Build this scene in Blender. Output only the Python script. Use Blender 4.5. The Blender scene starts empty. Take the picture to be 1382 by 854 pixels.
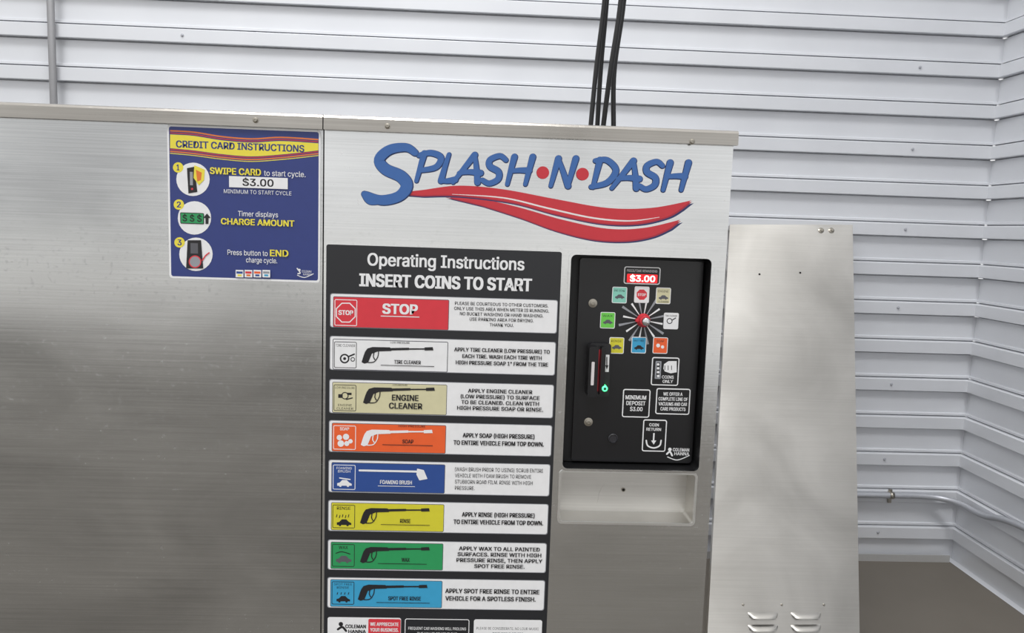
import bpy, math, random, os
from mathutils import Vector, Matrix
from mathutils.geometry import tessellate_polygon
random.seed(4)
scene=bpy.context.scene
try:
    scene.view_settings.view_transform='Standard'
except Exception: pass
COL=scene.collection
FONT=None
try:
    fd=bpy.utils.system_resource('DATAFILES',path='fonts')
    for f in os.listdir(fd):
        if f.lower().startswith('inter'):
            FONT=bpy.data.fonts.load(os.path.join(fd,f)); break
except Exception as e_:
    print("font",e_)
# ------------------------------------------------------------ camera calibration
F=1050.0; CX,CY=691.0,427.0; CAMZ=1.559
h=Vector((25000,728,F)).normalized()
v=Vector((-311,9170,F)); v=(v-h*v.dot(h)).normalized()
n=h.cross(v)
CAM=Vector((0,0,CAMZ))
def ray(px,py):
    d=Vector((px-CX,py-CY,F))
    return Vector((d.dot(h),d.dot(n),-d.dot(v)))
cam_d=bpy.data.cameras.new("camera"); cam=bpy.data.objects.new("camera",cam_d); COL.objects.link(cam)
R=Matrix(((h.x,-h.y,-h.z),(n.x,-n.y,-n.z),(-v.x,v.y,v.z)))
cam.matrix_world=Matrix.Translation(CAM)@R.to_4x4()
cam_d.sensor_width=36; cam_d.lens=F/1382*36; cam_d.clip_start=0.05
scene.camera=cam
def hit(px,py,P0,N):
    r=ray(px,py); t=(P0-CAM).dot(N)/r.dot(N); return CAM+r*t
def onY(px,py,Y): return hit(px,py,Vector((0,Y,0)),Vector((0,1,0)))
def onX(px,py,X): return hit(px,py,Vector((X,0,0)),Vector((1,0,0)))
# ------------------------------------------------------------ materials
def lin(c): 
    c=c/255.0
    return c/12.92 if c<=0.04045 else ((c+0.055)/1.055)**2.4
M={}
def mat(name,rgb,rough=0.45,metal=0.0,emit=0.0,var=0.06,vscale=60.0,coat=0.0,spec=0.5):
    if name in M: return M[name]
    m=bpy.data.materials.new(name); m.use_nodes=True
    nt=m.node_tree; b=nt.nodes["Principled BSDF"]
    col=[lin(x) for x in rgb]
    b.inputs["Roughness"].default_value=rough; b.inputs["Metallic"].default_value=metal
    b.inputs["Specular IOR Level"].default_value=spec
    tc=nt.nodes.new("ShaderNodeTexCoord"); no=nt.nodes.new("ShaderNodeTexNoise")
    no.inputs["Scale"].default_value=vscale; no.inputs["Detail"].default_value=3
    nt.links.new(tc.outputs["Object"],no.inputs["Vector"])
    mx=nt.nodes.new("ShaderNodeMix"); mx.data_type='RGBA'
    mx.inputs[6].default_value=[c*(1-var) for c in col]+[1]
    mx.inputs[7].default_value=[min(1,c*(1+var)) for c in col]+[1]
    nt.links.new(no.outputs["Fac"],mx.inputs[0]); nt.links.new(mx.outputs[2],b.inputs["Base Color"])
    if emit:
        b.inputs["Emission Color"].default_value=col+[1]; b.inputs["Emission Strength"].default_value=emit
    if coat: b.inputs["Coat Weight"].default_value=coat
    M[name]=m; return m
def brushed(name,c1,c2,r0,r1,bump=0.05,sx=1.5,sz=160.0,spots=0.08,fine=0.32,lo=0.34,hi=0.66,bz=2.2):
    m=bpy.data.materials.new(name); m.use_nodes=True; nt=m.node_tree; N=nt.nodes; L=nt.links
    b=N["Principled BSDF"]; b.inputs["Metallic"].default_value=1.0
    tc=N.new("ShaderNodeTexCoord"); mp=N.new("ShaderNodeMapping"); mp.inputs["Scale"].default_value=(sx,sx,sz)
    L.new(tc.outputs["Object"],mp.inputs["Vector"])
    no=N.new("ShaderNodeTexNoise"); no.inputs["Scale"].default_value=2.0; no.inputs["Detail"].default_value=4
    L.new(mp.outputs[0],no.inputs["Vector"])
    mp2=N.new("ShaderNodeMapping"); mp2.inputs["Scale"].default_value=(1.0,1.0,bz)
    L.new(tc.outputs["Object"],mp2.inputs["Vector"])
    big=N.new("ShaderNodeTexNoise"); big.inputs["Scale"].default_value=2.4; big.inputs["Detail"].default_value=7; big.inputs["Distortion"].default_value=0.5
    L.new(mp2.outputs[0],big.inputs["Vector"])
    mx=N.new("ShaderNodeMix"); mx.data_type='RGBA'
    mx.inputs[6].default_value=[lin(x) for x in c1]+[1]; mx.inputs[7].default_value=[lin(x) for x in c2]+[1]
    av=N.new("ShaderNodeMath"); av.operation='MULTIPLY_ADD'; av.inputs[1].default_value=fine
    hf=N.new("ShaderNodeMath"); hf.operation='MULTIPLY'; hf.inputs[1].default_value=1-fine
    L.new(big.outputs["Fac"],hf.inputs[0]); L.new(no.outputs["Fac"],av.inputs[0]); L.new(hf.outputs[0],av.inputs[2])
    st=N.new("ShaderNodeMapRange"); st.inputs[1].default_value=lo; st.inputs[2].default_value=hi
    L.new(av.outputs[0],st.inputs[0])
    L.new(st.outputs[0],mx.inputs[0]); L.new(mx.outputs[2],b.inputs["Base Color"])
    mr=N.new("ShaderNodeMapRange"); mr.inputs[3].default_value=r0; mr.inputs[4].default_value=r1
    L.new(st.outputs[0],mr.inputs[0])
    if spots:
        vo=N.new("ShaderNodeTexNoise"); vo.inputs["Scale"].default_value=120; vo.inputs["Detail"].default_value=2
        L.new(tc.outputs["Object"],vo.inputs["Vector"])
        rp=N.new("ShaderNodeMapRange"); rp.inputs[1].default_value=0.60; rp.inputs[2].default_value=0.72
        rp.inputs[3].default_value=0; rp.inputs[4].default_value=spots
        L.new(vo.outputs["Fac"],rp.inputs[0])
        ad=N.new("ShaderNodeMath"); ad.operation='ADD'; L.new(mr.outputs[0],ad.inputs[0]); L.new(rp.outputs[0],ad.inputs[1])
        L.new(ad.outputs[0],b.inputs["Roughness"])
    else: L.new(mr.outputs[0],b.inputs["Roughness"])
    bp=N.new("ShaderNodeBump"); bp.inputs["Strength"].default_value=bump; bp.inputs["Distance"].default_value=0.0005
    L.new(no.outputs["Fac"],bp.inputs["Height"]); L.new(bp.outputs[0],b.inputs["Normal"])
    return m
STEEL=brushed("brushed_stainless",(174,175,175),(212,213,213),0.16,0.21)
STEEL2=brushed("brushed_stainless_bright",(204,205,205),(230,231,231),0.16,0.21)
STEEL3=brushed("satin_stainless",(186,183,177),(214,211,205),0.28,0.36,spots=0,bump=0.03,fine=.2,lo=.34,hi=.66,bz=1.0)
STEEL4=brushed("tray_stainless",(206,205,202),(228,227,224),0.36,0.44,spots=0,bump=0.02)
LIDM=brushed("lid_stainless",(152,148,142),(186,182,176),0.26,0.36)
WHITE=mat("print_white",(236,236,237),0.35); BLACK=mat("sign_black",(34,35,39),0.4); INK=mat("ink_black",(30,28,32),0.5)
RED=mat("print_red",(216,54,66),0.4); BLUE=mat("print_blue",(42,76,146),0.4); ORANGE=mat("print_orange",(236,98,46),0.4)
YELL=mat("print_yellow",(214,206,52),0.4); GREEN=mat("print_green",(42,152,90),0.4); CYAN=mat("print_cyan",(58,160,204),0.4)
BEIGE=mat("print_beige",(212,206,168),0.4); TEAL=mat("print_teal",(140,208,190),0.4); LGREEN=mat("print_light_green",(110,205,80),0.4)
NAVY=mat("sign_navy",(46,60,124),0.35); GOLD=mat("sign_yellow",(236,220,70),0.35); DORANGE=mat("stripe_orange",(225,120,50),0.4); DRED=mat("stripe_red",(190,50,60),0.4)
LOGOB=mat("decal_blue",(56,102,168),0.35); LOGOR=mat("decal_red",(200,46,58),0.35); LOGON=mat("decal_navy",(40,46,96),0.35); LOGOE=mat("decal_blue_edge",(34,58,116),0.35)
GREY=mat("print_grey",(150,152,158),0.4); DGREY=mat("print_dark_grey",(90,90,96),0.4)
CBLK=mat("control_black",(20,20,23),0.28,spec=0.5); RBLK=mat("recess_black",(16,16,18),0.5)
CHROME=mat("chrome",(220,220,222),0.15,1.0); BOLT=mat("bolt_steel",(165,160,150),0.35,1.0)
LED=mat("display_glow",(235,30,36),0.4,emit=1.1); LEDW=mat("display_digits",(255,205,205),0.4,emit=3.0); GLED=mat("green_indicator",(80,255,150),0.3,emit=2.0)
RUBBER=mat("hose_rubber",(22,22,24),0.42); PIPE=mat("galvanised_pipe",(176,178,184),0.42,0.5)
HOLE=mat("hole_dark",(12,11,10),0.8)
# ------------------------------------------------------------ mesh accumulator in a plane
_tc={}
def textmesh(s,bold,shear):
    k=(s,shear)
    if k in _tc: return _tc[k]
    cu=bpy.data.curves.new("t",'FONT'); cu.body=s; cu.size=1; cu.shear=shear; cu.resolution_u=3
    if FONT: cu.font=FONT
    ob=bpy.data.objects.new("t",cu); COL.objects.link(ob)
    dg=bpy.context.evaluated_depsgraph_get(); me=bpy.data.meshes.new_from_object(ob.evaluated_get(dg))
    vs=[(q.co.x,q.co.y) for q in me.vertices]; fs=[tuple(p.vertices) for p in me.polygons]
    bpy.data.objects.remove(ob); bpy.data.curves.remove(cu); bpy.data.meshes.remove(me)
    _tc[k]=(vs,fs); return _tc[k]
def link(ob,parent=None):
    COL.objects.link(ob)
    if parent is not None: ob.parent=parent
    return ob
def top(ob,label,cat,group=None):
    ob["label"]=label; ob["category"]=cat
    if group: ob["group"]=group
    return ob
def empty(name,loc,label,cat):
    e=bpy.data.objects.new(name,None); e.empty_display_size=0.05; e.location=loc; link(e); return top(e,label,cat)
class Acc:
    def __init__(s,P0,out,ex=None,off=0.0,eps=5e-5):
        s.out=Vector(out).normalized(); s.P0=Vector(P0)+s.out*off
        s.ex=Vector(ex).normalized() if ex else Vector((1,0,0))
        s.ez=s.out.cross(s.ex); 
        if s.ez.z<0: s.ez=-s.ez
        s.V=[];s.Fc=[];s.MI=[];s.ms=[];s.layer=0.0;s.eps=eps;s.sm=[]
    def mi(s,m):
        if m not in s.ms: s.ms.append(m)
        return s.ms.index(m)
    def uv(s,px,py):
        p=hit(px,py,s.P0,s.out)-s.P0; return (p.dot(s.ex),p.dot(s.ez))
    def p3(s,u,w,o=0.0): return s.P0+s.ex*u+s.ez*w+s.out*o
    def add(s,vs,fs,m,smooth=False):
        b=len(s.V); s.V+= [Vector(x) for x in vs]; k=s.mi(m)
        for f in fs: s.Fc.append(tuple(b+i for i in f)); s.MI.append(k); s.sm.append(smooth)
    def up(s): s.layer+=s.eps; return s.layer
    def flat(s,uvs,m,holes=()):
        o=s.up(); loops=[[Vector((a,b,0)) for a,b in uvs]]+[[Vector((a,b,0)) for a,b in H] for H in holes]
        al=[q for l in loops for q in l]
        s.add([s.p3(q.x,q.y,o) for q in al],tessellate_polygon(loops),m)
    def slab(s,uvs,m,t,holes=(),back=0.0):
        loops=[[Vector((a,b,0)) for a,b in uvs]]+[[Vector((a,b,0)) for a,b in H] for H in holes]
        al=[q for l in loops for q in l]; tr=tessellate_polygon(loops); N=len(al)
        vs=[s.p3(q.x,q.y,back+t) for q in al]+[s.p3(q.x,q.y,back) for q in al]
        fs=[tuple(x) for x in tr]+[tuple(i+N for i in reversed(x)) for x in tr]
        b=0
        for l in loops:
            k=len(l)
            for i in range(k):
                j=(i+1)%k; fs.append((b+i,b+j,b+j+N,b+i+N))
            b+=k
        s.add(vs,fs,m); s.layer=max(s.layer,back+t)
    def rr(s,x0,y0,x1,y1,r=0):   # rect aligned with plane
        xm,ym=(x0+x1)/2,(y0+y1)/2
        a=s.uv(x0,ym)[0]; c=s.uv(x1,ym)[0]; t=s.uv(xm,y0)[1]; b=s.uv(xm,y1)[1]
        r=r*(c-a)/max(1e-6,(x1-x0))
        return rrect(a,b,c,t,r)
    def rect(s,x0,y0,x1,y1,m,r=0): s.flat(s.rr(x0,y0,x1,y1,r),m)
    def box(s,x0,y0,x1,y1,m,r,ow,bm):
        s.rect(x0,y0,x1,y1,bm,r); s.rect(x0+ow,y0+ow,x1-ow,y1-ow,m,max(0,r-ow))
    def poly(s,pts,m): s.flat([s.uv(*p) for p in pts],m)
    def circ(s,x,y,r,m,ry=None,seg=28,a0=0):
        ry=ry or r
        s.poly([(x+r*math.cos(a0+2*math.pi*i/seg),y+ry*math.sin(a0+2*math.pi*i/seg)) for i in range(seg)],m)
    def ring(s,x,y,r,w,m,seg=28):
        P=lambda q:[s.uv(x+q*math.cos(2*math.pi*i/seg),y+q*math.sin(2*math.pi*i/seg)) for i in range(seg)]
        s.flat(P(r),m,[P(r-w)])
    def stroke(s,pts,ws,m,smooth=True,cap=True):
        if not isinstance(ws,(list,tuple)): ws=[ws]*len(pts)
        P=[(p[0],p[1],w) for p,w in zip(pts,ws)]
        if smooth and len(P)>2: P=catmull(P,6)
        L=[];Rr=[]
        for i,(x,y,w) in enumerate(P):
            a=P[max(0,i-1)]; b=P[min(len(P)-1,i+1)]
            dx,dy=b[0]-a[0],b[1]-a[1]; l=math.hypot(dx,dy) or 1
            L.append((x-dy/l*w/2,y+dx/l*w/2)); Rr.append((x+dy/l*w/2,y-dx/l*w/2))
        o=s.up(); vs=[s.p3(*s.uv(*q),o) for q in L]+[s.p3(*s.uv(*q),o) for q in Rr]; k=len(L)
        s.add(vs,[(i,i+1,i+1+k,i+k) for i in range(k-1)],m)
        if cap:
            for (x,y,w) in (P[0],P[-1]):
                if w>1: s.circ(x,y,w/2,m,seg=12)
    def text(s,t,x0,x1,cy,hpx,m,bold=0.0,shear=0.0):
        # bold: stem weight added, in pixels (stacked impressions, each on its own thin layer)
        vs,fs=textmesh(t,0,shear); 
        hv,_=textmesh("H",0,0.0); H0=max(q[1] for q in hv); Hb=min(q[1] for q in hv)
        a=min(q[0] for q in vs); b=max(q[0] for q in vs)
        x0+=bold/2; x1-=bold/2; hp=hpx-bold*.6
        u0,_w=s.uv(x0,cy); u1,_w2=s.uv(x1,cy); um=(u0+u1)/2; pxm=(u1-u0)/(x1-x0)
        xm=(x0+x1)/2; wt=s.uv(xm,cy-hp/2)[1]; wb=s.uv(xm,cy+hp/2)[1]
        sx=(u1-u0)/(b-a); sy=(wt-wb)/(H0-Hb); o=s.up(); wc=(wt+wb)/2
        r=bold/2*pxm
        offs=[(0,0)] if bold<=0 else [(-r,-r*.5),(r,-r*.5),(-r,r*.5),(r,r*.5)]+([(0,0)] if bold>0.9 else [])
        for q,(dx,dy) in enumerate(offs):
            oo=o+q*2e-5
            s.add([s.p3(um+(x-(a+b)/2)*sx+dx,wc+(y-(H0+Hb)/2)*sy+dy,oo) for (x,y) in vs],fs,m)
        s.layer=o+(len(offs)-1)*2e-5
    def build(s,name,parent=None,base=None,label=None,bevel=0):
        base=Vector(base) if base is not None else (parent.location.copy() if parent is not None else sum(s.V,Vector())/len(s.V))
        me=bpy.data.meshes.new(name); me.from_pydata([q-base for q in s.V],[],s.Fc)
        for m in s.ms: me.materials.append(m)
        for p,k,sm in zip(me.polygons,s.MI,s.sm): p.material_index=k; p.use_smooth=sm
        me.update(); ob=bpy.data.objects.new(name,me); link(ob,parent)
        if parent is None: ob.location=base
        if label: ob["label"]=label
        if bevel:
            bm=ob.modifiers.new("bevel",'BEVEL'); bm.width=bevel; bm.segments=2; bm.limit_method='ANGLE'
        return ob
def rrect(x0,y0,x1,y1,r,seg=5):
    if r<=0: return [(x0,y0),(x1,y0),(x1,y1),(x0,y1)]
    out=[]
    for cx,cy,a in ((x1-r,y0+r,-90),(x1-r,y1-r,0),(x0+r,y1-r,90),(x0+r,y0+r,180)):
        for i in range(seg+1):
            t=math.radians(a+90*i/seg); out.append((cx+r*math.cos(t),cy+r*math.sin(t)))
    return out
def catmull(P,k=8,closed=False):
    out=[];nn=len(P)
    rng=range(nn if closed else nn-1)
    for i in rng:
        g=(lambda j:P[j%nn]) if closed else (lambda j:P[max(0,min(nn-1,j))])
        p0,p1,p2,p3=g(i-1),g(i),g(i+1),g(i+2)
        for q in range(k):
            t=q/k; out.append(tuple(0.5*((2*b)+(-a+c)*t+(2*a-5*b+4*c-d)*t*t+(-a+3*b-3*c+d)*t**3) for a,b,c,d in zip(p0,p1,p2,p3)))
    if not closed: out.append(P[-1])
    return out
def boxgeo(a,b):
    x0,y0,z0=a;x1,y1,z1=b
    V=[(x0,y0,z0),(x1,y0,z0),(x1,y1,z0),(x0,y1,z0),(x0,y0,z1),(x1,y0,z1),(x1,y1,z1),(x0,y1,z1)]
    return V,[(0,3,2,1),(4,5,6,7),(0,1,5,4),(1,2,6,5),(2,3,7,6),(3,0,4,7)]
def tubegeo(pts,r,seg=14,caps=True):
    pts=[Vector(p) for p in pts]; V=[];Fs=[]
    for i,p in enumerate(pts):
        d=(pts[min(len(pts)-1,i+1)]-pts[max(0,i-1)]).normalized()
        up=Vector((0,1,0)) if abs(d.z)>0.9 else Vector((0,0,1))
        a=d.cross(up).normalized(); b=d.cross(a)
        rr_=r[i] if isinstance(r,(list,tuple)) else r
        V+=[p+a*rr_*math.cos(2*math.pi*k/seg)+b*rr_*math.sin(2*math.pi*k/seg) for k in range(seg)]
    for i in range(len(pts)-1):
        for k in range(seg):
            j=(k+1)%seg; Fs.append((i*seg+k,i*seg+j,(i+1)*seg+j,(i+1)*seg+k))
    if caps: Fs.append(tuple(range(seg))[::-1]); Fs.append(tuple((len(pts)-1)*seg+k for k in range(seg)))
    return V,Fs
def lathe(c,out,ex,prof,seg=24):  # prof: (radius, offset along out)
    out=Vector(out).normalized(); ex=Vector(ex).normalized(); ez=out.cross(ex); V=[];Fs=[]
    for r,o in prof: V+=[Vector(c)+out*o+(ex*math.cos(2*math.pi*k/seg)+ez*math.sin(2*math.pi*k/seg))*r for k in range(seg)]
    for i in range(len(prof)-1):
        for k in range(seg):
            j=(k+1)%seg; Fs.append((i*seg+k,i*seg+j,(i+1)*seg+j,(i+1)*seg+k))
    Fs.append(tuple((len(prof)-1)*seg+k for k in range(seg))); Fs.append(tuple(range(seg))[::-1])
    return V,Fs
OUT=(0,-1,0)
YC=1.52
def bolt(parent,px,py,Y,r,m=BOLT,name="bolt",P0=None,out=OUT,label=None,dome=True):
    P0=P0 or Vector((0,Y,0)); p=hit(px,py,P0,Vector(out)); a=Acc(P0,out)
    V,Fs=lathe(p,out,(1,0,0),[(r*1.25,0),(r*1.25,r*.18),(r*.95,r*.25),(r*.9,r*.65),(r*.7,r*.85),(r*.35,r*.88),(r*.3,r*.7)],18)
    a.add(V,Fs,m,False); return a.build(name,parent,label=label)
# ------------------------------------------------------------ room shell
YW=3.6; XR=2.368; ZT=3.5; XL=-3.2
def wallmat(name,c1,c2):
    m=bpy.data.materials.new(name); m.use_nodes=True; nt=m.node_tree;N=nt.nodes;L=nt.links;b=N["Principled BSDF"]
    b.inputs["Roughness"].default_value=0.34; b.inputs["Metallic"].default_value=0.25
    tc=N.new("ShaderNodeTexCoord"); no=N.new("ShaderNodeTexNoise"); no.inputs["Scale"].default_value=3; no.inputs["Detail"].default_value=6
    L.new(tc.outputs["Object"],no.inputs["Vector"]); mx=N.new("ShaderNodeMix"); mx.data_type='RGBA'
    mx.inputs[6].default_value=[lin(x) for x in c1]+[1]; mx.inputs[7].default_value=[lin(x) for x in c2]+[1]
    L.new(no.outputs["Fac"],mx.inputs[0]); L.new(mx.outputs[2],b.inputs["Base Color"]); return m
WALLM=wallmat("ribbed_wall_paint",(203,205,210),(219,221,225))
PITCH=0.1835
def profile(z0,z1,phase):
    pts=[]; z=phase-PITCH*30
    while z<z1:
        pts+=[(z,0.0),(z+0.0870,0.0),(z+0.0875,0.014),(z+0.0920,0.014),(z+0.0924,-0.020),(z+0.0950,-0.024),(z+0.148,-0.024),(z+0.1505,-0.020),(z+0.1540,-0.002),(z+0.1545,0.008),(z+0.1580,0.008),(z+0.1585,-0.010),(z+0.1680,-0.010),(z+0.1710,0.0)]
        z+=PITCH
    pts=[(max(z0,min(z1,a)),b) for a,b in pts if a>z0-0.05 and a<z1+0.05]
    o=[pts[0]]
    for q in pts[1:]:
        if q[0]>o[-1][0]+1e-5: o.append(q)
    return o
pr=profile(0.0,ZT,0.02)
a=Acc((0,YW,0),OUT)
N_=len(pr)
a.add([(XL,YW+d,z) for z,d in pr]+[(XR,YW+d,z) for z,d in pr],[(i,i+1,i+1+N_,i+N_) for i in range(N_-1)],WALLM)
a.add(*boxgeo((XL,YW+0.03,0),(XR,YW+0.06,ZT)),WALLM)
for xs_ in (onY(249,60,YW).x,onY(1210,400,YW).x):      # screw heads in the ribs
    zz=0.02+0.123
    while zz<ZT-.1:
        V,Fs=lathe((xs_,YW-.024,zz),OUT,(1,0,0),[(.0075,0.0002),(.0075,.0015),(.0045,.002),(.004,.006)],8); a.add(V,Fs,PIPE); zz+=PITCH*2
w=a.build("wall_back",base=(0,YW,0)); w["kind"]="structure"
a=Acc((0,YW,0),OUT)
a.add([(XR+d,YW,z) for z,d in pr]+[(XR+d,-1.0,z) for z,d in pr],[(i,i+1,i+1+N_,i+N_) for i in range(N_-1)],WALLM)
a.add(*boxgeo((XR+0.03,-1.0,0),(XR+0.06,YW,ZT)),WALLM)
w=a.build("wall_right",base=(XR,YW,0)); w["kind"]="structure"
TRIM=mat("base_angle",(176,175,174),0.5,0.3)
a=Acc((0,YW,0),OUT); a.add(*boxgeo((XL,YW-0.033,0.0),(XR-0.03,YW-0.029,0.035)),TRIM)
w=a.build("trim_1"); w["kind"]="structure"
def concrete(name,c1,c2):
    m=bpy.data.materials.new(name); m.use_nodes=True; nt=m.node_tree;N=nt.nodes;L=nt.links;b=N["Principled BSDF"]
    b.inputs["Roughness"].default_value=0.6
    tc=N.new("ShaderNodeTexCoord"); no=N.new("ShaderNodeTexNoise"); no.inputs["Scale"].default_value=2.5; no.inputs["Detail"].default_value=6
    L.new(tc.outputs["Object"],no.inputs["Vector"]); mx=N.new("ShaderNodeMix"); mx.data_type='RGBA'
    mx.inputs[6].default_value=[lin(x) for x in c1]+[1]; mx.inputs[7].default_value=[lin(x) for x in c2]+[1]
    L.new(no.outputs["Fac"],mx.inputs[0]); L.new(mx.outputs[2],b.inputs["Base Color"]); return m
a=Acc((0,0,0),OUT); a.add(*boxgeo((-9,-10.0,-0.1),(XR+0.06,YW+0.06,0)),concrete("concrete_with_bay_shade",(90,85,77),(107,101,93)))  # brown-grey bay concrete, darkened in colour to carry the bay's shade
w=a.build("floor",base=(0,0,0)); w["kind"]="structure"
a=Acc((0,0,0),OUT); a.add(*boxgeo((-40,-60,-0.12),(40,-10.0,-0.02)),concrete("concrete_painted_sunlit",(205,203,198),(230,228,224)))  # out-of-view drive; its pale colour stands in for sunlight on the concrete
w=a.build("ground",base=(0,-30,0)); w["kind"]="structure"
# ------------------------------------------------------------ cabinet
P=lambda px,py,Y=YC: onY(px,py,Y)
xS=P(435.5,500).x; xRt=P(968,528).x; xLt=-1.45
zLt=P(490,176).z  # bottom of lid lip
zTop=P(490,157).z
cab=empty("cabinet",Vector(((xLt+xRt)/2,YC,0)),"wide brushed stainless steel equipment cabinet with riveted lid and recessed controls","cabinet")
DEP=0.55
a=Acc((0,YC,0),OUT)
T=0.003
for A_,B_ in (((xLt,YC,0.0),(xLt+T,YC+DEP,zLt)),((xRt-T,YC,0.0),(xRt,YC+DEP,zLt)),((xLt,YC+DEP-T,0.0),(xRt,YC+DEP,zLt)),((xLt,YC+0.004,0.0),(xRt,YC+DEP,T))):
    a.add(*boxgeo(A_,B_),STEEL)
a.build("body",cab)
fp=Acc((0,YC,0),OUT)
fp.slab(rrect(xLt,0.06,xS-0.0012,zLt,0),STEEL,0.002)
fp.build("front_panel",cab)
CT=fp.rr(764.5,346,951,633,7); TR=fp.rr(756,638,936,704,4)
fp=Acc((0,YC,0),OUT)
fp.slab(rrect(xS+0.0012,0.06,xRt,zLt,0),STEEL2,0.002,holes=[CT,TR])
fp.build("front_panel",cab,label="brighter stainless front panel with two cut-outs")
a=Acc((0,YC,0),OUT); a.add(*boxgeo((xLt+.02,YC+.03,0.003),(xRt-.02,YC+.06,0.07)),RBLK); a.build("plinth",cab)
def recess(loop,depth,m,mb):
    k=len(loop); acc=Acc((0,YC,0),OUT)
    f=[acc.p3(u,w_,0.0005) for u,w_ in loop]; b=[acc.p3(u,w_,-depth) for u,w_ in loop]
    acc.add(f+b,[(i,(i+1)%k,(i+1)%k+k,i+k) for i in range(k)],m)
    acc.add(b,[tuple(range(k))],mb)
    return acc
def lip(acc,loop,m,g,r,t,hm=0.0):
    us=[q[0] for q in loop]; zs=[q[1] for q in loop]
    acc.slab(rrect(min(us)-g,min(zs)-g,max(us)+g,max(zs)+g,r),m,t,holes=[loop],back=0.002)
ra=recess(CT,0.060,RBLK,RBLK)
ra.build("control_recess",cab,label="black lined recess around the controls")
ra=Acc((0,YC,0),OUT); lip(ra,CT,STEEL2,.0045,.012,.0035); ra.build("recess_rim",cab,bevel=.0016)
DT=0.058
ra=recess(TR,DT,STEEL3,STEEL4)
ra.build("coin_tray",cab,label="stainless coin return tray recess")
ra=Acc((0,YC,0),OUT); lip(ra,TR,STEEL4,.0045,.009,.0032); ra.build("recess_rim",cab,bevel=.0015)
bb=Acc((0,YC+DT,0),OUT)
pts=[(806,678),(810,662),(818,652),(838,650),(860,652),(868,662),(872,678)]
bb.slab([bb.uv(*q) for q in catmull(pts,4)],STEEL4,0.0014)
c=hit(841,660,bb.P0,bb.out)
V,Fs=lathe(c,OUT,(1,0,0),[(.0045,.0016),(.0045,.004),(.003,.004)],16); bb.add(V,Fs,BOLT)
V,Fs=lathe(c,OUT,(1,0,0),[(.003,.0041),(.003,.0042)],12); bb.add(V,Fs,HOLE)
bb.build("tray_boss",cab,bevel=0.0005)
for (x0,x1,m) in ((xLt-.006,xS-.001,LIDM),(xS+.001,xRt+.006,LIDM)):
    a=Acc((0,YC,0),OUT)
    y0=YC-0.012
    prof=[(YC-0.0022,zLt-0.002),(y0,zLt-0.002),(y0+.001,zTop-.006),(y0+.003,zTop-.002),(y0+.008,zTop),(YC+DEP+.006,zTop),(YC+DEP+.006,zLt-.002),(YC+DEP+.001,zLt-.002),(YC+DEP+.001,zTop-.004),(y0+.012,zTop-.004),(YC-0.0022,zTop-.01)]
    k=len(prof)
    a.add([(x0,y,z) for y,z in prof]+[(x1,y,z) for y,z in prof],[(i,(i+1)%k,(i+1)%k+k,i+k) for i in range(k)]+[tuple(range(k))[::-1],tuple(range(k,2*k))],m)
    a.build("lid",cab)
for px,py in ((345,162),(523,170),(934,191)): bolt(cab,px,py,YC-0.0118,0.0045,BOLT,"bolt")
# ------------------------------------------------------------ hoses
def hose(pts,r,lab):
    P3=[tuple(onY(px,py,Y)) for px,py,Y in pts]
    lo=Vector(P3[0]); P3=[(lo.x,lo.y,zTop+0.001)]+[q for q in P3 if q[2]>zTop+.02]
    P3=catmull(P3,8); a=Acc((0,1.7,0),OUT); V,Fs=tubegeo(P3,r,12); a.add(V,Fs,RUBBER,True)
    o=a.build("hose",base=(P3[0][0],P3[0][1],zTop)); top(o,lab,"hose","black hoses rising from the cabinet lid")
hose([(797,172,1.72),(805,90,1.72),(816,0,1.72),(826,-120,1.72),(832,-300,1.72)],0.0052,"thin black rubber hose standing up from the cabinet lid")
hose([(806,172,1.74),(811,90,1.74),(819,0,1.745),(827,-120,1.745),(834,-300,1.745)],0.0052,"thin black rubber hose standing up from the cabinet lid")
hose([(814,172,1.72),(824,95,1.70),(838,0,1.70),(846,-120,1.70),(850,-300,1.70)],0.0055,"black rubber hose crossing over a neighbouring hose")
hose([(828,172,1.74),(829,95,1.745),(842,0,1.745),(850,-120,1.745),(855,-300,1.745)],0.0055,"black rubber hose bending above the cabinet lid")
# ------------------------------------------------------------ credit card sign
YS=YC-0.0022
s=Acc((0,YS,0),OUT)
s.slab(s.rr(227.5,172,432.5,378,4),WHITE,0.0015)
s.rect(230,174.5,430,375.5,NAVY,3)
def band(top_,bot_,m): s.poly(catmull(top_,6)+catmull(bot_[::-1],6),m)
T0=[(230,178),(262,180),(300,186),(340,189),(380,187),(430,190)]
sh=lambda L_,d:[(x,y+d) for x,y in L_]
B1=[(230,203),(262,206),(300,211),(340,214),(385,211),(430,206)]
band(sh(T0,-2.5),sh(T0,-.5),DORANGE); band(sh(T0,.8),sh(T0,2.2),DRED)
band(sh(T0,3.5),sh(B1,-3),GOLD)
band(sh(B1,-2.2),sh(B1,-.8),DRED); band(sh(B1,.4),sh(B1,2.2),DORANGE); band(sh(B1,3.4),sh(B1,4.4),GOLD)
s.text("CREDIT CARD INSTRUCTIONS",238,411,197.5,9.5,NAVY,0.8)
for i,(cx,cy) in enumerate(((261,242),(263,294),(265,343))):
    s.circ(cx,cy,22.5,WHITE); 
for i,(cx,cy) in enumerate(((241,226),(242,276),(243,327))):
    s.circ(cx,cy,7,GOLD); ww=1.7 if i==0 else 2.8; s.text("123"[i],cx-ww-(.4 if i==0 else 0),cx+ww,cy,8,NAVY,0.7)
s.poly([(253,227),(263,225),(267,259),(255,261)],INK); s.poly([(263,223),(277,229),(276,243),(269,250),(262,240)],GOLD); s.poly([(265,229),(273,233),(272,243),(267,245)],DORANGE)
s.rect(257,232,261,250,GREY); s.circ(260,255,1.5,RED)
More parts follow.
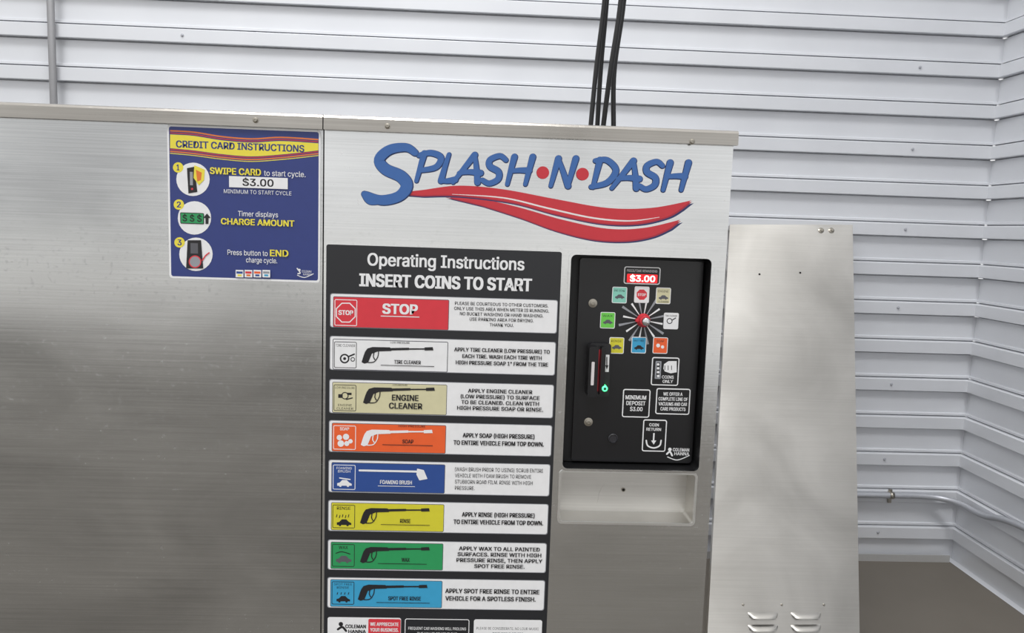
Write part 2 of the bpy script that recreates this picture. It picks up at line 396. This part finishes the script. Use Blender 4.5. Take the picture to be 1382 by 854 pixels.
s.box(244,287,276,302,GREEN,1.5,1,INK); s.text("$ $ $",247,273,294.5,9,INK,0.6)
s.poly([(280,288),(285,294),(282,294),(282,302),(278,302),(278,294),(275,294)],INK)
s.poly([(254,324),(272,324),(275,362),(252,362)],INK); s.circ(264,353,8.5,RED); s.circ(264,353,7,GREY); s.rect(258,328,268,342,DGREY)
s.stroke([(283,341),(278,345),(274,351)],1.6,RED)
s.text("SWIPE CARD",284,353,231.5,9,GOLD,0.9); s.text("to start cycle.",357,413,234.5,7.5,WHITE,0.15)
s.rect(310,239,389,254,WHITE); s.text("$3.00",328,370,246.5,10,INK,0.8)
s.text("MINIMUM TO START CYCLE",303,394,259.5,5.2,WHITE,0)
s.text("Timer displays",322,376,289,7,WHITE,0.15); s.text("CHARGE AMOUNT",299,398,300,8.5,GOLD,0.9)
s.text("Press button to",308,362,341,7,WHITE,0.15); s.text("END",365,390,341.5,9,GOLD,0.9); s.text("charge cycle.",333,375,351,7,WHITE,0.15)
for x,m1,m2 in ((319,BLUE,GOLD),(331,RED,DORANGE),(343,ORANGE,BLUE),(355,GREY,CYAN)):
    s.rect(x,364,x+10.5,374,WHITE); s.rect(x+1,366,x+9.5,369,m1); s.rect(x+2.5,370,x+8,372.5,m2)
s.stroke([(402,362),(406,368),(403,369)],1.6,WHITE); s.circ(405,364,1.6,WHITE)
s.text("COLEMAN",408,421,366,3,WHITE,0.0); s.text("HANNA",410,422,370,3,WHITE,0.0); s.stroke([(402,371),(412,374),(424,369)],1,WHITE)
o=s.build("instruction_sign"); top(o,"square blue and yellow credit card instruction sign on the steel front","sign")
# ------------------------------------------------------------ logo decal
g=Acc((0,YS,0),OUT,eps=2e-5)
SW1=[(531,262),(570,258),(620,252),(680,257),(750,270),(820,282),(880,282),(934,272)]
SW1b=[(920,283),(900,294),(860,303),(810,302),(750,290),(690,274),(620,265),(570,265)]
SW2=[(600,266),(650,270),(700,281),(760,298),(820,310),(870,309),(919,298)]
SW2b=[(905,309),(880,320),(845,326),(800,324),(750,312),(700,294),(650,278)]
def sw(A_,B_,dx,dy,m,sc=1):
    g.poly([(x+dx,y+dy) for x,y in catmull(A_,8)+catmull(B_,8)],m)
LOGOR2=mat("decal_red_shade",(166,34,54),0.35)
for A_,B_ in ((SW2,SW2b),(SW1,SW1b)):
    sw(A_,B_,2.6,2.0,LOGON); sw(A_,B_,.3,.2,LOGOR2); sw(A_,B_,-.8,-1.6,LOGOR)
WHD=mat("decal_white_line",(232,225,225),0.4)
g.stroke([(610,262),(680,267),(740,281),(800,294),(850,298),(890,293)],[0.5,1.8,2.2,2.2,1.8,0.5],WHD,cap=False)
LT={'P':[[(.10,0),(.13,.5),(.16,1)],[(-.08,.93),(.45,1.02),(.98,.85),(.85,.5),(.15,.38)]],
'L':[[(.16,1),(.08,.5),(.04,.04)],[(.04,.04),(.5,.03),(1.08,.08)]],
'A':[[(-.05,0),(.25,.5),(.55,1)],[(.55,1),(.75,.5),(.92,0)],[(.1,.34),(.5,.38),(.95,.34)]],
'S':[[(1.0,.85),(.62,1),(.15,.86),(.22,.62),(.75,.42),(.82,.15),(.4,0),(-.02,.12)]],
'H':[[(.05,0),(.06,.5),(.08,1)],[(.92,0),(.94,.5),(.96,1)],[(.06,.48),(.5,.51),(.94,.5)]],
'N':[[(.0,0),(.03,.5),(.06,1)],[(.06,1),(.5,.5),(.93,0)],[(.93,0),(.96,.5),(1.0,1)]],
'D':[[(.14,0),(.15,.5),(.16,1)],[(-.05,.97),(.5,.99),(1.05,.62),(.78,.18),(.05,.02)]]}
def letter(ch,x0,x1,yb,H,m,e_):
    for st in LT[ch]:
        pts=[(x0+(x1-x0)*a+H*b*0.24+e_*.3,yb-H*b+e_*.3) for a,b in st]; k=len(pts)
        g.stroke(pts,[(5.5+3.0*i/(k-1) if k<4 else 6.5+2.0*math.sin(math.pi*i/(k-1)))+e_ for i in range(k)],m)
base=lambda x:244+(x-560)*0.037
LETT=[('P',559,588),('L',594,612),('A',613,647),('S',650,675),('H',683,711),('N',743,768),('D',796,824),('A',827,861),('S',862,886),('H',893,921)]
for m_,e_ in ((LOGOE,1.6),(LOGOB,0)):
    for ch,x0,x1 in LETT: letter(ch,x0,x1,base(x0),37,m_,e_)
    g.stroke([(x+e_*.3,y+e_*.3) for x,y in [(560,206),(548,199),(526,202),(512,215),(520,228),(541,238),(549,251),(538,265),(514,270),(494,262)]],[q+e_ for q in [9,11,13,14,15,16,16,14,13,8]],m_)
    g.stroke([(492,262),(500,271),(515,271)],[8+e_,10+e_,8+e_],m_)
g.circ(732.5,233,8.5,LOGOR); g.circ(786,235,8.5,LOGOR)
o=g.build("logo_decal"); top(o,"blue brush-lettered car wash name decal with red swooshes on steel front","decal")
# ------------------------------------------------------------ operating instructions sign
XLf=lambda y:447-(y-420)*0.0100
XRf=lambda y:751-(y-420)*0.0455
XBf=lambda y:606-(y-420)*0.024
base_=P(600,612,YS); SG=empty("operating_instructions_sign",Vector((base_.x,YS,P(590,886,YS).z)),"tall black wash instruction sign with coloured function labels on steel front","sign")
s=Acc((0,YS,0),OUT)
s.slab(s.rr(438.8,334.5,747.3,886,3),BLACK,0.0015)
s.text("Operating Instructions",496,708,353,17,WHITE,1.2)
s.text("INSERT COINS TO START",485,718,381,17.5,WHITE,2.1)
s.build("backing_panel",SG,label="black backing panel with white heading")
YB=YS-0.0018
def gun(s,x0,y,m,sc=1.0,L=98):
    f=lambda p:[(x0+a*sc,y+b*sc) for a,b in p]
    s.poly(f([(10,-6),(17,-8),(40,-7.5),(44,-5),(42,-2.5),(24,-2),(16,1),(11,13),(6,14.5),(2,12.5),(5,3),(7,-2)]),m)
    s.poly(f([(42,-6.6),(66,-7),(66,-3.8),(42,-3.2)]),m)
    s.poly(f([(60,-6.2),(L-8,-6.2),(L-8,-4.4),(60,-4.2)]),m)
    s.poly(f([(L-11,-7.4),(L,-7.8),(L+1,-3.4),(L-11,-3.2)]),m)
    s.stroke(f([(11,13),(19,12),(24,5),(25,-2)]),1.3*sc,m)
    s.stroke(f([(19,-1),(18,5),(20,9)]),1.4*sc,m)
def car(s,x,y,m,k=1.0):
    s.poly([(x+a*k,y+b*k) for a,b in ((-11,4),(-11,0),(-7,-1),(-3,-5),(4,-5),(8,-1),(12,1),(12,4),(8,4),(6,2),(4,4),(-4,4),(-6,2),(-8,4))],m)
    s.circ(x-6*k,y+4*k,2*k,m,seg=12); s.circ(x+6*k,y+4*k,2*k,m,seg=12)
rows=[
("stop",401,445,RED,["PLEASE BE COURTEOUS TO OTHER CUSTOMERS.","ONLY USE THIS AREA WHEN METER IS RUNNING.","NO BUCKET WASHING OR HAND WASHING.","USE PARKING AREA FOR DRYING.","THANK YOU."],"red stop label with octagon symbol"),
("tire",458,502,WHITE,["APPLY TIRE CLEANER (LOW PRESSURE) TO","EACH TIRE. WASH EACH TIRE WITH","HIGH PRESSURE SOAP 1\" FROM THE TIRE"],"white tire cleaner label with spray gun"),
("engine",516,560,BEIGE,["APPLY ENGINE CLEANER","(LOW PRESSURE) TO SURFACE","TO BE CLEANED. CLEAN WITH","HIGH PRESSURE SOAP OR RINSE."],"beige engine cleaner label with spray gun"),
("soap",571,612,ORANGE,["APPLY SOAP (HIGH PRESSURE)","TO ENTIRE VEHICLE FROM TOP DOWN."],"orange soap label with white spray gun"),
("foam",624,666,BLUE,["(WASH BRUSH PRIOR TO USING) SCRUB ENTIRE","VEHICLE WITH FOAM BRUSH TO REMOVE","STUBBORN ROAD FILM. RINSE WITH HIGH","PRESSURE."],"blue foaming brush label"),
("rinse",678,718,YELL,["APPLY RINSE (HIGH PRESSURE)","TO ENTIRE VEHICLE FROM TOP DOWN."],"yellow rinse label with spray gun"),
("wax",731,770,GREEN,["APPLY WAX TO ALL PAINTED","SURFACES. RINSE WITH HIGH","PRESSURE RINSE, THEN APPLY","SPOT FREE RINSE."],"green wax label with spray gun"),
("spot",781.5,821,CYAN,["APPLY SPOT FREE RINSE TO ENTIRE","VEHICLE FOR A SPOTLESS FINISH."],"light blue spot free rinse label with spray gun")]
wid={"stop":(613,741),"tire":(613,742),"engine":(617,733),"soap":(612,734),"foam":(614,733),"rinse":(612,733),"wax":(616,732),"spot":(601,728)}
for key,y0,y1,colm,lines,lab in rows:
    ym=(y0+y1)/2; s=Acc((0,YB,0),OUT)
    xl,xr,xb=XLf(ym),XRf(ym),XBf(ym)
    s.rect(xl-1.5,y0-.8,xr+1.5,y1+.8,GREY,3); s.rect(xl-.6,y0,xr+.6,y1,WHITE,3)
    if key=="tire": s.box(xl+2.5,y0+1,xb,y1-1.5,WHITE,2,1,DGREY)
    else: s.box(xl+2.5,y0+1,xb,y1-1.5,colm,2,.8,DGREY)
    ix0,iy0,ix1,iy1=xl+4.5,y0+3,xl+35,y1-5.5
    ic=(ix0+ix1)/2; iy=(iy0+iy1)/2
    dark=INK if key!="foam" else WHITE
    if key=="stop":
        s.box(ix0,iy0,ix1,iy1,RED,2,1,WHITE); s.circ(ic,iy,14.5,WHITE,seg=8,a0=math.pi/8); s.circ(ic,iy,13,RED,seg=8,a0=math.pi/8)
        s.text("STOP",ic-10,ic+10,iy,6.5,WHITE,0.8)
        s.text("STOP",516,564,417,14,WHITE,1.8); s.rect(514,426.5,566,427.6,WHITE)
    else:
        s.box(ix0,iy0,ix1,iy1,colm,2,.9,dark if key!="soap" else WHITE)
    if key=="tire":
        s.text("TIRE CLEANER",ix0+2,ix1-2,iy0+5,3.6,INK); s.ring(ic-1,iy+5,6.5,2,INK); s.circ(ic-1,iy+5,2,INK); s.stroke([(ic+5,iy+2),(ic+12,iy-1)],2,INK); s.ring(ic+10,iy+6,3,1,INK)
        gun(s,486,ym-4,INK); s.text("LOW PRESSURE",527,553,y0+4,2.6,INK); s.text("TIRE CLEANER",532,568,488.5,5,INK,.3); s.rect(514,493,586,493.8,INK)
    if key=="engine":
        s.text("LOW PRESSURE",ix0+2,ix1-2,iy0+4,3,INK); s.text("ENGINE",ix0+6,ix1-6,iy1-8,3,INK); s.text("CLEANER",ix0+4,ix1-4,iy1-3.5,3,INK)
        s.ring(ic,iy-3,5,1.3,INK); s.rect(ic-9,iy-5,ic-3,iy,INK); s.rect(ic+3,iy-7,ic+9,iy-4,INK); s.stroke([(ic+2,iy+2),(ic+10,iy)],1.5,INK)
        gun(s,488,ym-7.5,INK); s.text("LOW PRESSURE",530,550,y0+3.2,2,INK); s.text("ENGINE",529,565,536.5,8,INK,.7); s.text("CLEANER",525,570,547.5,8,INK,.7)
    if key=="soap":
        s.text("SOAP",ix0+9,ix1-9,iy0+4.5,4.2,WHITE,.3)
        for a_,b_,r_ in ((-7,-2,3.6),(2,-3,4.2),(8,3,3),(-5,6,4.4),(3,6,3.4)): s.circ(ic+a_,iy+b_+2,r_,WHITE,seg=16)
        gun(s,485,ym-4,WHITE); s.text("HIGH PRESSURE",538,574,y0+3.8,2.6,INK); s.text("SOAP",543,558,595.5,5.2,INK,.3); s.rect(516,600,584,600.8,INK)
    if key=="foam":
        s.text("FOAMING",ix0+5,ix1-5,iy0+4.5,3.2,WHITE); s.text("BRUSH",ix0+7,ix1-7,iy0+8.8,3.2,WHITE); car(s,ic,iy+8,WHITE,.85); s.stroke([(ic-6,iy+1),(ic+8,iy+3)],1.5,WHITE)
        s.rect(484,634,566,636.6,WHITE,1.2); s.poly([(563,632),(572,634),(577,646),(566,648),(562,640)],WHITE); s.text("FOAMING BRUSH",513,556,650.5,5.2,WHITE,.3); s.rect(510,655.5,560,656.2,WHITE)
    if key=="rinse":
        s.text("RINSE",ix0+6,ix1-6,iy0+4.5,4.2,INK,.2); car(s,ic,iy+8,INK,.85)
        for q in range(5): s.stroke([(ic-9+q*4,iy-3+q%2),(ic-10+q*4,iy+1+q%2)],1,INK)
        gun(s,484,ym-5,INK,.97); s.text("RINSE",540,554,702.5,5.2,INK,.3); s.rect(514,707.5,580,708.2,INK)
    if key=="wax":
        s.text("WAX",ix0+9,ix1-9,iy0+4.5,4.2,INK,.2); car(s,ic,iy+5,DGREY,.9); s.stroke([(ic-10,iy-3),(ic-2,iy-5),(ic+9,iy-2)],1.2,INK)
        gun(s,484,ym-5,INK,.97); s.text("WAX",542,553,755,5.2,INK,.3); s.rect(510,760,576,760.7,INK)
    if key=="spot":
        s.text("SPOT FREE",ix0+3,ix1-3,iy0+3.6,3,INK); s.text("RINSE",ix0+7,ix1-7,iy0+8,3,INK); car(s,ic,iy+8,INK,.8)
        for q in range(4): s.stroke([(ic-7+q*5,iy-1),(ic-8+q*5,iy+2)],1,INK)
        gun(s,481,ym-5,INK,.97); s.text("SPOT FREE RINSE",524,568,807,5.2,INK,.3); s.rect(508,812.5,580,813.2,INK)
    nL=len(lines); hh={5:4.3,4:5.2,3:5.2,2:6}[nL]; gap={5:6.9,4:7.8 if key!="foam" else 8.4,3:8.7,2:10}[nL]
    if key=="foam": hh=5.0
    wx0,wx1=wid[key]; wm=lambda t:(lambda q:max(z[0] for z in q)-min(z[0] for z in q))(textmesh(t,0,0)[0]); mxl=max(wm(t) for t in lines)
    for i,t in enumerate(lines):
        cw=(wx1-wx0)*wm(t)/mxl; cyy=ym+(i-(nL-1)/2)*gap
        if key in("foam","spot"): xa=wx0; 
        else: xa=(wx0+wx1)/2-cw/2
        s.text(t,xa,xa+cw,cyy+(xa+cw/2-600)*0.02,hh,INK,{"stop":.12,"foam":0.0,"soap":.55,"rinse":.55,"spot":.55}.get(key,.45))
    s.build("instruction_label",SG,label=lab)
s=Acc((0,YB,0),OUT)   # bottom row labels
s.rect(442,833,541,880,WHITE,3); s.circ(460,842,3,INK); s.stroke([(456,849),(462,846),(467,851)],3,INK); s.text("COLEMAN",466,494,845,5,INK,.6); s.text("HANNA",470,494,852,5,INK,.6)
s.rect(497,835,540.5,876,RED,2)
for i,t in enumerate(["WE APPRECIATE","YOUR BUSINESS.","PLEASE COME","BACK AGAIN."]): s.text(t,499.5,538,842+i*7.6,4.8,WHITE,.4)
s.build("instruction_label",SG,label="white and red thank-you label")
s=Acc((0,YB,0),OUT); s.box(546,835,633,880,BLACK,3,1,WHITE)
for i,t in enumerate(["FREQUENT CAR WASHING WILL PROLONG","THE VALUE OF YOUR CAR"]): s.text(t,551 if i==0 else 563,629 if i==0 else 617,848+i*7,3.8,WHITE,.1)
s.build("instruction_label",SG,label="black care advice label with white lettering")
s=Acc((0,YB,0),OUT); s.rect(639,836,731,881,WHITE,3)
for i,t in enumerate(["PLEASE BE CONSIDERATE. NO LOUD MUSIC","DISTURBING OTHERS"]): s.text(t,643 if i==0 else 665,727 if i==0 else 706,848+i*7,3.4,INK,0)
s.build("instruction_label",SG,label="white courtesy label with black lettering")
# ------------------------------------------------------------ control unit
YF=YC+0.042
CU=empty("control_unit",Vector((onY(856,600,YF).x,YF,min(q[1] for q in CT))),"black coin and card payment control unit with rotary selector","control panel")
s=Acc((0,YF,0),OUT)
us=[q[0] for q in CT]; zs=[q[1] for q in CT]
g_=0.0015
s.slab(rrect(min(us)+g_,min(zs)+g_,max(us)-g_,max(zs)-g_,0.008),RBLK,0.012,back=-0.012)
s.layer=0
s.slab(s.rr(776,350,939,621,4),CBLK,0.012)
YD=YF-0.012
s.layer=.012
kc=(866,431)
for i in range(16):
    an=math.radians(22.5*i+11); rr1=33 if i%2 else 27
    p1=(kc[0]+rr1*math.cos(an-.05),kc[1]+rr1*math.sin(an-.05)); p2=(kc[0]+rr1*math.cos(an+.05),kc[1]+rr1*math.sin(an+.05))
    s.poly([kc,p1,p2],GREY if i%2 else WHITE)
s.text("COLEMAN",906,928,604.5,4.4,WHITE,.3); s.text("HANNA",908,928,609.7,4.4,WHITE,.3)
s.circ(902,604,2.4,WHITE); s.stroke([(898,610),(902,607),(905,612)],2.4,WHITE); s.stroke([(899,614),(912,618),(928,612)],1.2,WHITE)
s.build("face_plate",CU,bevel=0)
def lab3(x0,y0,x1,y1,bm,m,ow=1.4,r=3):
    q=Acc((0,YD,0),OUT); q.slab(q.rr(x0,y0,x1,y1,r),bm,0.0012); q.rect(x0+ow,y0+ow,x1-ow,y1-ow,m,max(0,r-ow)); return q
q=Acc((0,YD,0),OUT)
q.slab(q.rr(842,360,891,383.5,3),WHITE,0.0012); q.rect(843.3,361.3,889.7,382.2,CBLK,2.2); q.text("PRICE/TIME REMAINING",846,887,365.5,3.2,WHITE,.0)
q.rect(846,370,887,381.5,LED,1); q.text("$3.00",850,884,375.8,8.5,LEDW,0.7); q.build("display",CU,label="glowing red price display")
fl=[(836,398,TEAL),(866,397.5,RED),(895,399,BEIGE),(905.5,433,WHITE),(891,466,ORANGE),(862,465.5,CYAN),(832,466,YELL),(820,432,LGREEN)]
for i,(x,y,m) in enumerate(fl):
    q=lab3(x-10,y-11,x+10,y+11,WHITE,m,ow=.9,r=2)
    if i==1:
        q.rect(x-9,y-10,x+9,y+10,WHITE); q.circ(x,y,7.5,RED,seg=8,a0=math.pi/8); q.text("STOP",x-5.5,x+5.5,y,3.6,WHITE,.3)
    elif i in(0,2,6,7): q.text(["PRE SOAK","","ENGINE","","","","RINSE","WAX"][i],x-7,x+7,y-6,2.8,INK); car(q,x,y+2,DGREY,.55); q.text("CLEANER",x-7,x+7,y+8,2.4,INK) if i==2 else None
    elif i==3: q.ring(x-2,y,4,1.2,INK,seg=16); q.stroke([(x+1,y-1),(x+6,y-4)],1.4,INK); q.text("TIRE CLEANER",x-8,x+8,y-7,2.2,INK)
    elif i==4: q.circ(x-3,y,2.6,WHITE,seg=12); q.circ(x+3,y+2,2.2,WHITE,seg=12); q.text("SOAP",x-5,x+5,y-6,3,INK)
    else: car(q,x,y+3,INK,.55); q.text("SPOT FREE",x-7,x+7,y-6,2.4,INK)
    q.build("function_label",CU)
kp=hit(868,432,Vector((0,YD,0)),Vector(OUT)); q=Acc((0,YD,0),OUT)
V,Fs=lathe(kp,OUT,(1,0,0),[(.0140,0.0008),(.0140,.004),(.0120,.007),(.0105,.018),(.0095,.020)],28); q.add(V,Fs,RED,False)
V,Fs=boxgeo((kp.x-.017,YD-.010,kp.z-.003),(kp.x,YD-.001,kp.z+.003)); q.add(V,Fs,RED)
kn=q.build("selector_knob",CU,bevel=.0006,label="red rotary selector knob"); 
q=Acc((0,YD,0),OUT); V,Fs=lathe(kp+Vector((.001,-.020,0)),OUT,(1,0,0),[(.0082,0),(.0082,.006),(.0062,.008),(.003,.0085)],24); q.add(V,Fs,CHROME,True)
kc_=q.build("knob_cap",None,base=CU.location,label="chrome knob centre"); kc_.parent=kn; kc_.location=(0,0,0)
for px,py in((800,409),(794,569)):
    p=hit(px,py,Vector((0,YD,0)),Vector(OUT)); q=Acc((0,YD,0),OUT)
    V,Fs=lathe(p,OUT,(1,0,0),[(.0088,0.0002),(.0088,.002),(.0060,.0025),(.0058,.005),(.0030,.0056),(.0028,.004)],20); q.add(V,Fs,BOLT); q.build("bolt",CU)
p=hit(827,591,Vector((0,YD,0)),Vector(OUT)); q=Acc((0,YD,0),OUT)
V,Fs=lathe(p,OUT,(1,0,0),[(.0100,.0002),(.0100,.004),(.0085,.005),(.0075,.003),(.003,.003)],24); q.add(V,Fs,mat("lock_black",(48,48,52),.22)); q.build("lock",CU)
RDB=mat("reader_black",(30,30,33),.35); SLOT=mat("slot_grey",(216,210,210),.4)
q=Acc((0,YD,0),OUT)
q.slab(q.rr(793,462,822,533,4),RDB,0.014); q.slab(q.rr(791,464,803.5,531,3),CBLK,0.036); q.slab(q.rr(807.5,465,813.5,530,2),CBLK,0.030)
q.layer=.0363; q.rect(794.5,484,798.5,515,SLOT,1)
q.layer=.0143; q.rect(804.5,470,807,526,RED)
q.rect(814.5,477,820.5,500,WHITE,.5); q.stroke([(817.5,480),(817.5,492)],1.4,INK,cap=False); q.poly([(815.3,491),(819.7,491),(817.5,497)],INK)
q.build("card_reader",CU,label="black magnetic card reader with slot",bevel=0.0008)
p=hit(814.5,522,Vector((0,YD-.014,0)),Vector(OUT)); q=Acc((0,YD,0),OUT); V,Fs=lathe(p,OUT,(1,0,0),[(.0058,0.0002),(.0058,.0175),(.0045,.0185)],24); q.add(V,Fs,GLED,False)
V,Fs=lathe(p,OUT,(1,0,0),[(.0028,0.0186),(.0028,.0190)],16); q.add(V,Fs,RBLK); q.build("indicator_light",CU,label="glowing green round indicator")
q=lab3(879,482,916,520,WHITE,CBLK)
q.rect(884,487,892,511,GREY,1); q.rect(886,489,890,509,CBLK); 
for k in range(4): q.circ(888,491.5+k*5.2,1.8,WHITE,seg=10)
q.poly([(896,491),(902,487),(913,487),(913,502),(905,503.5),(897,501),(895,497)],WHITE)
for k in range(3): q.stroke([(897+k*4.5,493),(897+k*4.5,499)],.9,CBLK,cap=False)
q.text("COINS",893,909,508.5,4.2,WHITE,.25); q.text("ONLY",894,908,514.3,4.2,WHITE,.25); q.build("label",CU,label="coins only label with hand symbol")
q=lab3(840,525,877,563,WHITE,CBLK)
for i,(t,x0,x1) in enumerate((("MINIMUM",844,872),("DEPOSIT",845,871),("$3.00",850,867))): q.text(t,x0,x1,536+i*7.8,5.6,WHITE,.4)
q.build("label",CU,label="minimum deposit label")
q=lab3(885,524,931,559,WHITE,CBLK)
for i,(t,x0,x1) in enumerate((("WE OFFER A",895,921),("COMPLETE LINE OF",888.5,928),("VACUUMS AND CAR",888.5,927),("CARE PRODUCTS",891,925))): q.text(t,x0,x1,531.5+i*6.7,4.6,WHITE,.3)
q.build("label",CU,label="black label listing extra products")
q=lab3(867,566,899,609,WHITE,CBLK)
q.text("COIN",876,889,573,4,WHITE,.3); q.text("RETURN",872,892,579,4,WHITE,.3); q.stroke([(872,594),(874,601),(882,604),(890,601),(892,594)],2,WHITE); q.rect(881,584,883,596,WHITE); q.poly([(878.5,594),(885.5,594),(882,599.5)],WHITE)
q.build("label",CU,label="coin return label with arrow")
# ------------------------------------------------------------ leaning steel panel
Y1,Y2=3.53,2.74
TL,TRr=onY(985,303,Y1),onY(1151,303,Y1); BL,BR=onY(955,854,Y2),onY(1160,854,Y2)
ex=((TRr-TL)+(BR-BL)).normalized(); mt=(TL+TRr)/2; mb=(BL+BR)/2; dn=(mb-mt).normalized()
nrm=ex.cross(dn).normalized(); 
if nrm.y>0: nrm=-nrm
k=Acc(mt,nrm,ex=ex)
def toUV(p): d=p-mt; return (d.dot(k.ex),d.dot(k.ez))
uTL,uTR,uBL,uBR=[toUV(p) for p in (TL,TRr,BL,BR)]
def ext(a_,b_):
    pa,pb=k.p3(*a_),k.p3(*b_); t=(pa.z-0.004)/(pa.z-pb.z); return (a_[0]+(b_[0]-a_[0])*t,a_[1]+(b_[1]-a_[1])*t)
fBL,fBR=ext(uTL,uBL),ext(uTR,uBR)
pb_=k.p3((fBL[0]+fBR[0])/2,(fBL[1]+fBR[1])/2)
LP=empty("steel_panel",Vector((pb_.x,pb_.y,0)),"loose stainless steel access panel with vent louvers leaning against ribbed wall","panel")
k.slab([fBL,fBR,uTR,uTL],STEEL3,0.003,back=-0.003)
for A_,B_ in ((uTL,fBL),(uTR,fBR),(uTL,uTR)):
    k.add([k.p3(*A_,-.002),k.p3(*B_,-.002),k.p3(*B_,-.022),k.p3(*A_,-.022)],[(0,1,2,3)],STEEL3)
k.build("sheet",LP)
NF=k.out; PF=k.P0.copy()
def louver(px,py,wp):
    q=Acc(PF,NF,ex=ex); cu,cw=q.uv(px,py); hw=(q.uv(px+wp/2,py)[0]-cu); V=[];Fs=[];nu,nv=14,6
    for i in range(nu+1):
        a_=-1+2*i/nu; ee=math.sqrt(max(0,1-abs(a_)**4))
        for j in range(nv+1):
            b_=j/nv; hgt=.015*math.sin(b_*math.pi/2)*ee
            V.append(q.p3(cu+a_*hw,cw+.014-.026*b_*(0.35+.65*ee),max(.0003,hgt)))
    for i in range(nu):
        for j in range(nv): A_=i*(nv+1)+j; Fs.append((A_,A_+1,A_+nv+2,A_+nv+1))
    q.add(V,Fs,STEEL3,True)
    q.add([q.p3(cu-hw*.85,cw-.013,.0006),q.p3(cu+hw*.85,cw-.013,.0006),q.p3(cu+hw*.75,cw-.0125,.013),q.p3(cu-hw*.75,cw-.0125,.013)],[(0,1,2,3)],HOLE)
    q.build("louver",LP)
for px in (1030,1088):
    for py in (831,848): louver(px,py,40)
def pb(px,py,r,m,name):
    q=Acc(PF,NF,ex=ex); c=hit(px,py,PF,NF); V,Fs=lathe(c,NF,ex,[(r*1.3,0.0002),(r*1.3,r*.3),(r*.8,r*.6),(r*.7,r)],16); q.add(V,Fs,m); q.build(name,LP)
pb(1108,311,.010,BOLT,"bolt"); pb(1122,311,.010,BOLT,"bolt")
for px,py in ((1080,368),(1025,370)): pb(px,py,.0035,HOLE,"screw_hole")
for px in (1003,1055,1112): pb(px,816,.0035,BOLT,"bolt")
# ------------------------------------------------------------ conduit on the walls
YP=YW-.042
z1=onY(1230,669,YP).z; pR=onX(1382,712,XR-.044)
xa=onY(1120,664,YP).x
path=[(xa,YP,z1),(xa+.3,YP,z1),(XR-.22,YP,z1),(XR-.12,YP-.02,z1-.003),(XR-.065,YW-.13,z1-.006),(XR-.044,YW-.26,z1-.01),(XR-.044,pR.y,pR.z),(XR-.044,pR.y-.8,pR.z+(pR.z-z1)*.4)]
CD=empty("conduit",Vector((XR-.5,YP,z1)),"grey metal conduit clamped along the ribbed walls","pipe")
q=Acc((0,YW,0),OUT); V,Fs=tubegeo(catmull(path,8),0.0145,14); q.add(V,Fs,PIPE,True); q.build("tube",CD)
c=onY(1203,667,YP); q=Acc((0,YW,0),OUT)
V,Fs=tubegeo([(c.x-.010,c.y,z1),(c.x+.010,c.y,z1)],.0175,14); q.add(V,Fs,BOLT,True); q.add(*boxgeo((c.x-.008,YW-.034,z1-.040),(c.x+.008,YW-.0245,z1+.026)),BOLT); q.build("clamp",CD)
xv=onY(70,60,YP)
q=Acc((0,YW,0),OUT); V,Fs=tubegeo([(xv.x,YP,0.0),(xv.x,YP,ZT)],.015,14); q.add(V,Fs,mat("dull_pipe",(128,128,130),.6,.2),True)
o=q.build("conduit",base=(xv.x,YP,0)); top(o,"straight grey vertical pipe against the ribbed wall","pipe")
# ------------------------------------------------------------ light
wd=bpy.data.worlds.new("overcast"); scene.world=wd; wd.use_nodes=True; nt=wd.node_tree; bg=nt.nodes["Background"]
tc=nt.nodes.new("ShaderNodeTexCoord"); sp=nt.nodes.new("ShaderNodeSeparateXYZ"); cr=nt.nodes.new("ShaderNodeValToRGB")
nt.links.new(tc.outputs["Generated"],sp.inputs[0]); nt.links.new(sp.outputs["Z"],cr.inputs[0])
e=cr.color_ramp.elements; e[0].position=0.0; e[0].color=(.77,.775,.78,1); e[1].position=0.45; e[1].color=(1,1,1,1)
nt.links.new(cr.outputs[0],bg.inputs[0]); bg.inputs[1].default_value=1.10
ld=bpy.data.lights.new("soft_skylight",'SUN'); ld.energy=1.3; ld.angle=math.radians(12); lo=bpy.data.objects.new("soft_skylight",ld); link(lo)
lo.rotation_euler=Vector((0.15,0.55,-1.0)).to_track_quat('-Z','Y').to_euler()
al=bpy.data.lights.new("upper_wall_fill",'AREA'); al.shape='RECTANGLE'; al.size=2.6; al.size_y=0.8; al.energy=50; ao=bpy.data.objects.new("upper_wall_fill",al); link(ao)  # added fill lamp above the frame, brightens the upper back wall
ao.location=(-0.6,2.3,4.4); ao.rotation_euler=(Vector((-0.3,3.6,2.3))-Vector(ao.location)).to_track_quat('-Z','Y').to_euler()
